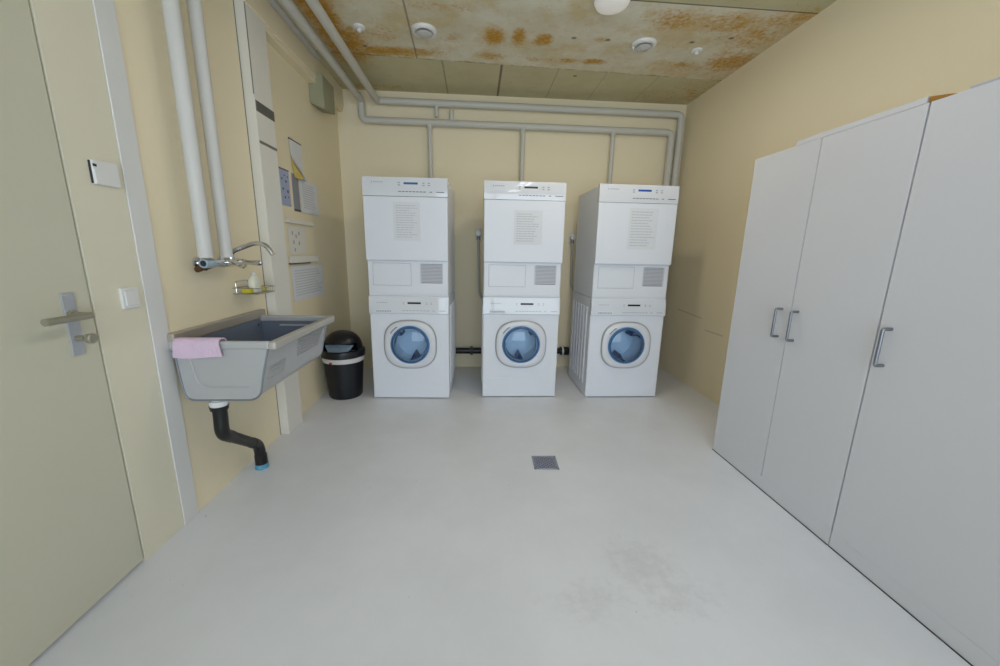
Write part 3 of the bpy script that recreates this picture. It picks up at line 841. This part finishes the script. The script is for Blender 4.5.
# ---------------------------------------------------------------- wall mixer tap
TX = -1.150
t = thing('mixer_tap', 'chrome wall mixer tap with long spout above the trough sink', 'tap', (TX, 1.83, 1.085))
O = Vector((TX, 1.83, 1.085))
def R(*p): return Vector(p) - O
bm = BM(); tube(bm, [R(TX, 1.76, 1.085), R(TX, 1.80, 1.085), R(TX, 1.81, 1.085), R(TX, 1.95, 1.085), R(TX, 1.958, 1.085)], [.015, .015, .019, .019, .014], 16)
for y in (1.775, 1.945): tube(bm, [R(XL + .004, y, 1.085), R(XL + .010, y, 1.085), R(XL + .012, y, 1.085), R(TX, y, 1.085)], [.027, .027, .014, .014], 16)
obj('tap_body', bm, m_chrome, t)
bm = BM(); lathe(bm, [(.015, 0), (.0205, .002), (.0205, .055), (.0185, .060), (.0135, .060), (.0125, .012), (.001, .012)], (0, 0, 0), 'y', 22)
bmesh.ops.rotate(bm, verts=bm.verts[:], cent=(0, 0, 0), matrix=Matrix.Rotation(PI, 3, 'Z')); bmesh.ops.translate(bm, verts=bm.verts[:], vec=R(TX, 1.765, 1.086)); obj('hose_connector', bm, mat('blue_grey_plastic', '#9fb0bd', .35), t)
bm = BM(); lathe(bm, [(.0118, 0), (.0118, .044)], R(TX, 1.7055, 1.086), 'y', 18); obj('connector_hole', bm, m_dark, t)
bm = BM(); tube(bm, bend([R(TX, 1.898, 1.095), R(TX + .004, 1.898, 1.135), R(TX + .115, 1.898, 1.178), R(TX + .165, 1.898, 1.170), R(TX + .192, 1.898, 1.125)], .035), .0108, 14)
tube(bm, [R(TX, 1.898, 1.09), R(TX, 1.898, 1.112)], .014, 14); obj('spout', bm, m_chrome, t)
for y, dy, dz in ((1.845, -.055, -.012), (1.935, -.01, -.004)):
    bm = BM(); a = R(TX + .012, y, 1.088)
    tube(bm, [a, a + Vector((.02, 0, 0))], .015, 14)
    tube(bm, [a + Vector((.018, 0, 0)), a + Vector((.055, dy * .5, dz * .4)), a + Vector((.10, dy, dz)), a + Vector((.112, dy * 1.1, dz))], [.013, .011, .0135, .008], 12); obj('lever_handle', bm, m_chrome, t)
bm = BM(); tube(bm, [R(XL + .001, 1.775, 1.062), R(XL + .006, 1.775, 1.062), R(XL + .008, 1.775, 1.062), R(XL + .04, 1.775, 1.062)], [.018, .018, .010, .010], 14)
tube(bm, [R(XL + .035, 1.785, 1.062), R(XL + .035, 1.748, 1.062), R(XL + .035, 1.745, 1.062), R(XL + .035, 1.732, 1.062)], [.008, .008, .013, .012], 14); tube(bm, [R(XL + .035, 1.78, 1.062), R(TX, 1.79, 1.078)], .008, 12)
obj('stop_valve', bm, m_brass, t)

# ---------------------------------------------------------------- wire soap rack, bottle, sponges
t = thing('soap_rack', 'small chrome wire soap rack on the left wall below the tap', 'rack', (XL, 2.085, .925))
bm = BM(); y0, y1, dx = -.085, .085, .125
for z in (0, .028):
    tube(bm, bend([(.003, y0, z), (dx, y0, z), (dx, y1, z), (.003, y1, z), (.003, y0, z)], .012, 3), .0022, 6)
for k in range(9): tube(bm, [(.004, y0 + .01 + k * .0187, 0), (dx, y0 + .01 + k * .0187, 0), (dx, y0 + .01 + k * .0187, .028)], .0015, 5)
obj('wire_basket', bm, m_wire, t)
bm = BM(); tube(bm, bend([(.002, y0 + .03, .0), (.002, y0 + .03, .06), (.002, y1 - .03, .06), (.002, y1 - .03, 0)], .015), .0025, 6); obj('wall_loop', bm, m_wire, t)
t = thing('soap_bottle', 'pale soap bottle standing in the wire rack', 'bottle', (XL + .068, 2.083, .9272))
bm = BM(); loft(bm, [[(x, y, z) for x, y in sup(a, b, 3, 24)] for a, b, z in ((.018, .034, 0), (.020, .037, .004), (.020, .037, .062), (.015, .022, .084), (.009, .010, .090))]); obj('bottle_body', bm, m_soap, t)
bm = BM(); lathe(bm, [(.010, .088), (.010, .100), (.005, .103), (.002, .104)], seg=16); obj('bottle_cap', bm, m_trim, t)


def sponge(x, y, s, lab):
    bm = BM(); box(bm, -.026 * s, .026 * s, -.018 * s, .018 * s, 0, .030 * s, .006, 2)
    for v in bm.verts: v.co += Vector((random.uniform(-.0015, .0015), random.uniform(-.0015, .0015), 0))
    o = obj('sponge', bm, m_yellow, loc=(x, y, .9272)); tag(o, lab, 'sponge')


sponge(XL + .062, 2.024, .85, 'yellow sponge in the wire rack on the tap side of the bottle')
sponge(XL + .068, 2.142, .8, 'yellow sponge in the wire rack on the far side of the bottle')

# ---------------------------------------------------------------- pedal-less black bin with hood
BX, BY = -1.046, 2.990
t = thing('waste_bin', 'black plastic bin with open domed lid between trough sink and washer', 'bin', (BX, BY, 0))
quick('bin_body', m_black, t, lathe, [(.118, 0), (.124, .006), (.128, .02), (.150, .305), (.152, .33), (.146, .33)], seg=44)
bm = BM(); lathe(bm, [(.151, .296), (.158, .300), (.159, .328), (.153, .336)], seg=44, cap0=False, cap1=False); obj('bag_edge', bm, m_band, t)
bm = BM(); box(bm, -.010, .014, -.162, -.1565, .300, .314, .001)
bmesh.ops.rotate(bm, verts=bm.verts[:], cent=(0, 0, 0), matrix=Matrix.Rotation(-.32, 3, 'Z')); obj('red_tag', bm, m_red, t)
bm = BM(); lathe(bm, [(.155, .334), (.164, .338), (.166, .372), (.160, .388), (.148, .392), (.146, .35)], seg=44, cap0=False, cap1=False); lid = obj('lid_collar', bm, m_black, t)
# dome with a front opening
bm = BM(); nth, nph = 44, 14; V = {}
for j in range(nph + 1):
    ph = PI / 2 * j / nph; r = .148 * math.cos(ph) ** .85 if j < nph else 0.0005; z = .388 + .145 * math.sin(ph)
    for i in range(nth): V[i, j] = bm.verts.new((r * math.cos(2 * PI * i / nth), r * math.sin(2 * PI * i / nth), z))
for j in range(nph):
    for i in range(nth):
        mid = 2 * PI * (i + .5) / nth; dev = abs((mid - 3 * PI / 2 + PI) % (2 * PI) - PI)
        if j < 4 and dev < 1.20: continue
        bm.faces.new((V[i, j], V[(i + 1) % nth, j], V[(i + 1) % nth, j + 1], V[i, j + 1]))
bmesh.ops.delete(bm, geom=[v for v in bm.verts if not v.link_faces], context='VERTS')
bmesh.ops.recalc_face_normals(bm, faces=bm.faces[:]); bmesh.ops.solidify(bm, geom=bm.faces[:], thickness=.004)
obj('dome', bm, m_black, lid)
bm = BM(); rings = []
for k in range(10):
    a = k / 9; zz = .372 + .062 * a; y = -.128 + .05 * a
    hw = math.sqrt(max(.0004, .138 ** 2 - y * y)) * .95
    rings.append([(-hw, y + .004, zz), (hw, y + .004, zz), (hw, y, zz), (-hw, y, zz)])
loft(bm, rings); obj('swing_flap', bm, m_liner, lid)


# ---------------------------------------------------------------- papers and rails on the left wall
def wall_paper(name, label, y0, y1, z0, z1, m, cat='notice', rows=0, off=.002, pm=None, border=False):
    t = thing(name, label, cat, (XL + off, (y0 + y1) / 2, (z0 + z1) / 2), PI / 2, 'papers on the left wall')
    w, h = (y1 - y0) / 2, (z1 - z0) / 2
    bm = BM(); box(bm, -w, w, -.0012, .0008, -h, h); obj('sheet', bm, m, t)
    if rows:
        bm = BM(); text_rows(bm, -w + .04, w - .03, -h + .03, h - .02, rows, -.0012, fill=.35, rag=.25); obj('print', bm, pm or m_faint, t)
    return t


pb = wall_paper('poster', 'pale blue poster with dark dots on the left wall', 2.600, 2.722, 1.424, 1.648, m_poster, 'poster')
bm = BM(); w = .061
box(bm, -w, w, -.003, .0008, .106, .114); obj('top_bar', bm, m_greyp, pb)
bm = BM()
for (x, z, r) in ((-.035, .05, .007), (.015, .04, .009), (-.03, -.01, .008), (.03, -.02, .010), (-.012, -.06, .008), (.035, -.055, .006), (.0, .075, .006), (.04, .07, .006)):
    lathe(bm, [(r, -.0018), (r, -.0005)], (x, 0, z), 'y', 12)
obj('printed_dots', bm, m_printd, pb)
pg = wall_paper('grey_chart', 'narrow grey chart under the curled sheet', 2.765, 2.855, 1.405, 1.645, m_posterg, 'chart')
bm = BM(); box(bm, -.045, .045, -.004, .0008, -.120, -.108); obj('bottom_bar', bm, m_printd, pg)
wall_paper('notice_sheet', 'white text notice right of the grey chart and the curled sheet', 2.868, 3.165, 1.405, 1.628, m_paper, rows=11, off=.005)
# curled hanging sheet
t = thing('curled_sheet', 'white sheet hanging from a dark bar, its lower corner curling up', 'paper', (XL, 2.855, 1.86), 0, 'papers on the left wall')
bm = BM(); n = 12; G = []
for i in range(n + 1):
    for j in range(n + 1):
        u, v = i / n, j / n
        c = max(0, (v - .35) / .65) ** 1.3 * (1 - u)
        y = -.087 + .174 * u + .117 * c; x = .006 + .040 * math.sin(c * PI * .6) * v; z = -.004 - .238 * v
        G.append(bm.verts.new((x, y, z)))
for i in range(n):
    for j in range(n): bm.faces.new((G[i * (n + 1) + j], G[(i + 1) * (n + 1) + j], G[(i + 1) * (n + 1) + j + 1], G[i * (n + 1) + j + 1]))
bmesh.ops.recalc_face_normals(bm, faces=bm.faces[:]); bmesh.ops.solidify(bm, geom=bm.faces[:], thickness=.0012)
obj('sheet', bm, m_paper, t, ang=80)
bm = BM()
a = [(.006, -.085, -.100), (.012, -.060, -.150), (.026, -.020, -.195), (.036, .028, -.238), (.020, -.012, -.240), (.006, -.050, -.238), (.005, -.066, -.18)]
vs = [bm.verts.new(p) for p in a]; vs2 = [bm.verts.new((p[0] - .001, p[1] + .001, p[2])) for p in a]
bm.faces.new(vs); bm.faces.new(vs2[::-1])
for i in range(len(a)): bm.faces.new((vs[i], vs[(i + 1) % len(a)], vs2[(i + 1) % len(a)], vs2[i]))
obj('curled_corner', bm, m_paperb, t)
bm = BM(); box(bm, 0, .006, -.088, .088, -.006, .004, .001); obj('hanging_bar', bm, m_printd, t)


def rail(label, y0, y1, z0, z1, gap):
    t = thing('document_rail', label, 'rail', (XL, (y0 + y1) / 2, z0), 0, 'white document rails on the left wall'); w = (y1 - y0) / 2
    quick('rail', m_casing, t, box, 0, .022, -w, w, 0, z1 - z0, .003)
    if gap: quick('clip_strip', m_greyp, t, box, .001, .018, -w, w * .35, -.009, .001, .001)


rail('white document rail on the wall above the small spotted notice', 2.615, 3.02, 1.318, 1.345, False)
rail('white document rail with dark underside above the lowest notice', 2.615, 3.06, 1.060, 1.105, True)
pn = wall_paper('notice_sheet', 'faint cream notice with small marks between the two white rails', 2.64, 2.90, 1.115, 1.298, m_casing)
bm = BM()
for (x, z) in ((-.07, .05), (-.02, .03), (-.06, -.01), (.02, -.015), (-.05, -.06), (.025, .05)): box(bm, x - .007, x + .007, -.0018, -.0005, z - .012, z + .012)
obj('print', bm, m_print, pn)
wall_paper('notice_sheet', 'white table notice lowest on the left wall behind the trough sink', 2.640, 3.165, .80, 1.035, m_paper, rows=10)

# white boxes beside the door
t = thing('door_latch_box', 'white square box with dark left edge on the wall beside the door, higher one', 'box', (XL, 1.411, 1.384))
bm = BM(); hexa(bm, [(0.001, -.046, -.038), (.014, -.043, -.037), (.014, .044, -.037), (0.001, .044, -.038), (0.001, -.046, .036), (.014, -.043, .035), (.014, .044, .039), (0.001, .044, .040)])
bmesh.ops.bevel(bm, geom=bm.edges[:], offset=.0015, segments=2, affect='EDGES'); obj('box_cover', bm, m_ventw, t)
bm = BM(); box(bm, .001, .007, -.0468, -.0445, -.036, .034, .0004); box(bm, .0135, .0155, -.046, -.034, .016, .024, .0005); obj('dark_edge', bm, m_dark, t)
t = thing('light_switch', 'small white light switch beside the door, lower of two boxes', 'switch', (XL, 1.420, .974))
quick('switch_plate', m_ventw, t, box, 0, .010, -.034, .034, -.036, .036, .002)
quick('rocker', m_ventw, t, box, .008, .014, -.024, .024, -.026, .026, .002)

# ---------------------------------------------------------------- floor drain
t = thing('floor_drain', 'square steel floor drain grate in the middle of the floor', 'drain', (.396, 1.922, 0), -.03)
bm = BM(); a = .069
for (x0, x1, y0, y1) in ((-a, a, -a, -a + .012), (-a, a, a - .012, a), (-a, -a + .012, -a, a), (a - .012, a, -a, a)): box(bm, x0, x1, y0, y1, 0, .004, .001, 1)
obj('drain_frame', bm, m_drain, t)
bm = BM(); box(bm, -a + .01, a - .01, -a + .01, a - .01, .0003, .001); obj('drain_well', bm, m_greyp, t)
bm = BM()
for k in range(-5, 6):
    for s in (1, -1):
        c = k * .0225; L = .057
        p = []
        for tt in (-2 * L, 2 * L): p.append((tt, s * tt + c))
        # clip the diagonal to the square
        lo = max(-L, (-L - c) if s > 0 else (c - L)); hi = min(L, (L - c) if s > 0 else (c + L))
        if hi - lo < .006: continue
        tube(bm, [(lo, s * lo + c, .0028), (hi, s * hi + c, .0028)], .0030, 6)
obj('drain_grate', bm, m_drain, t)
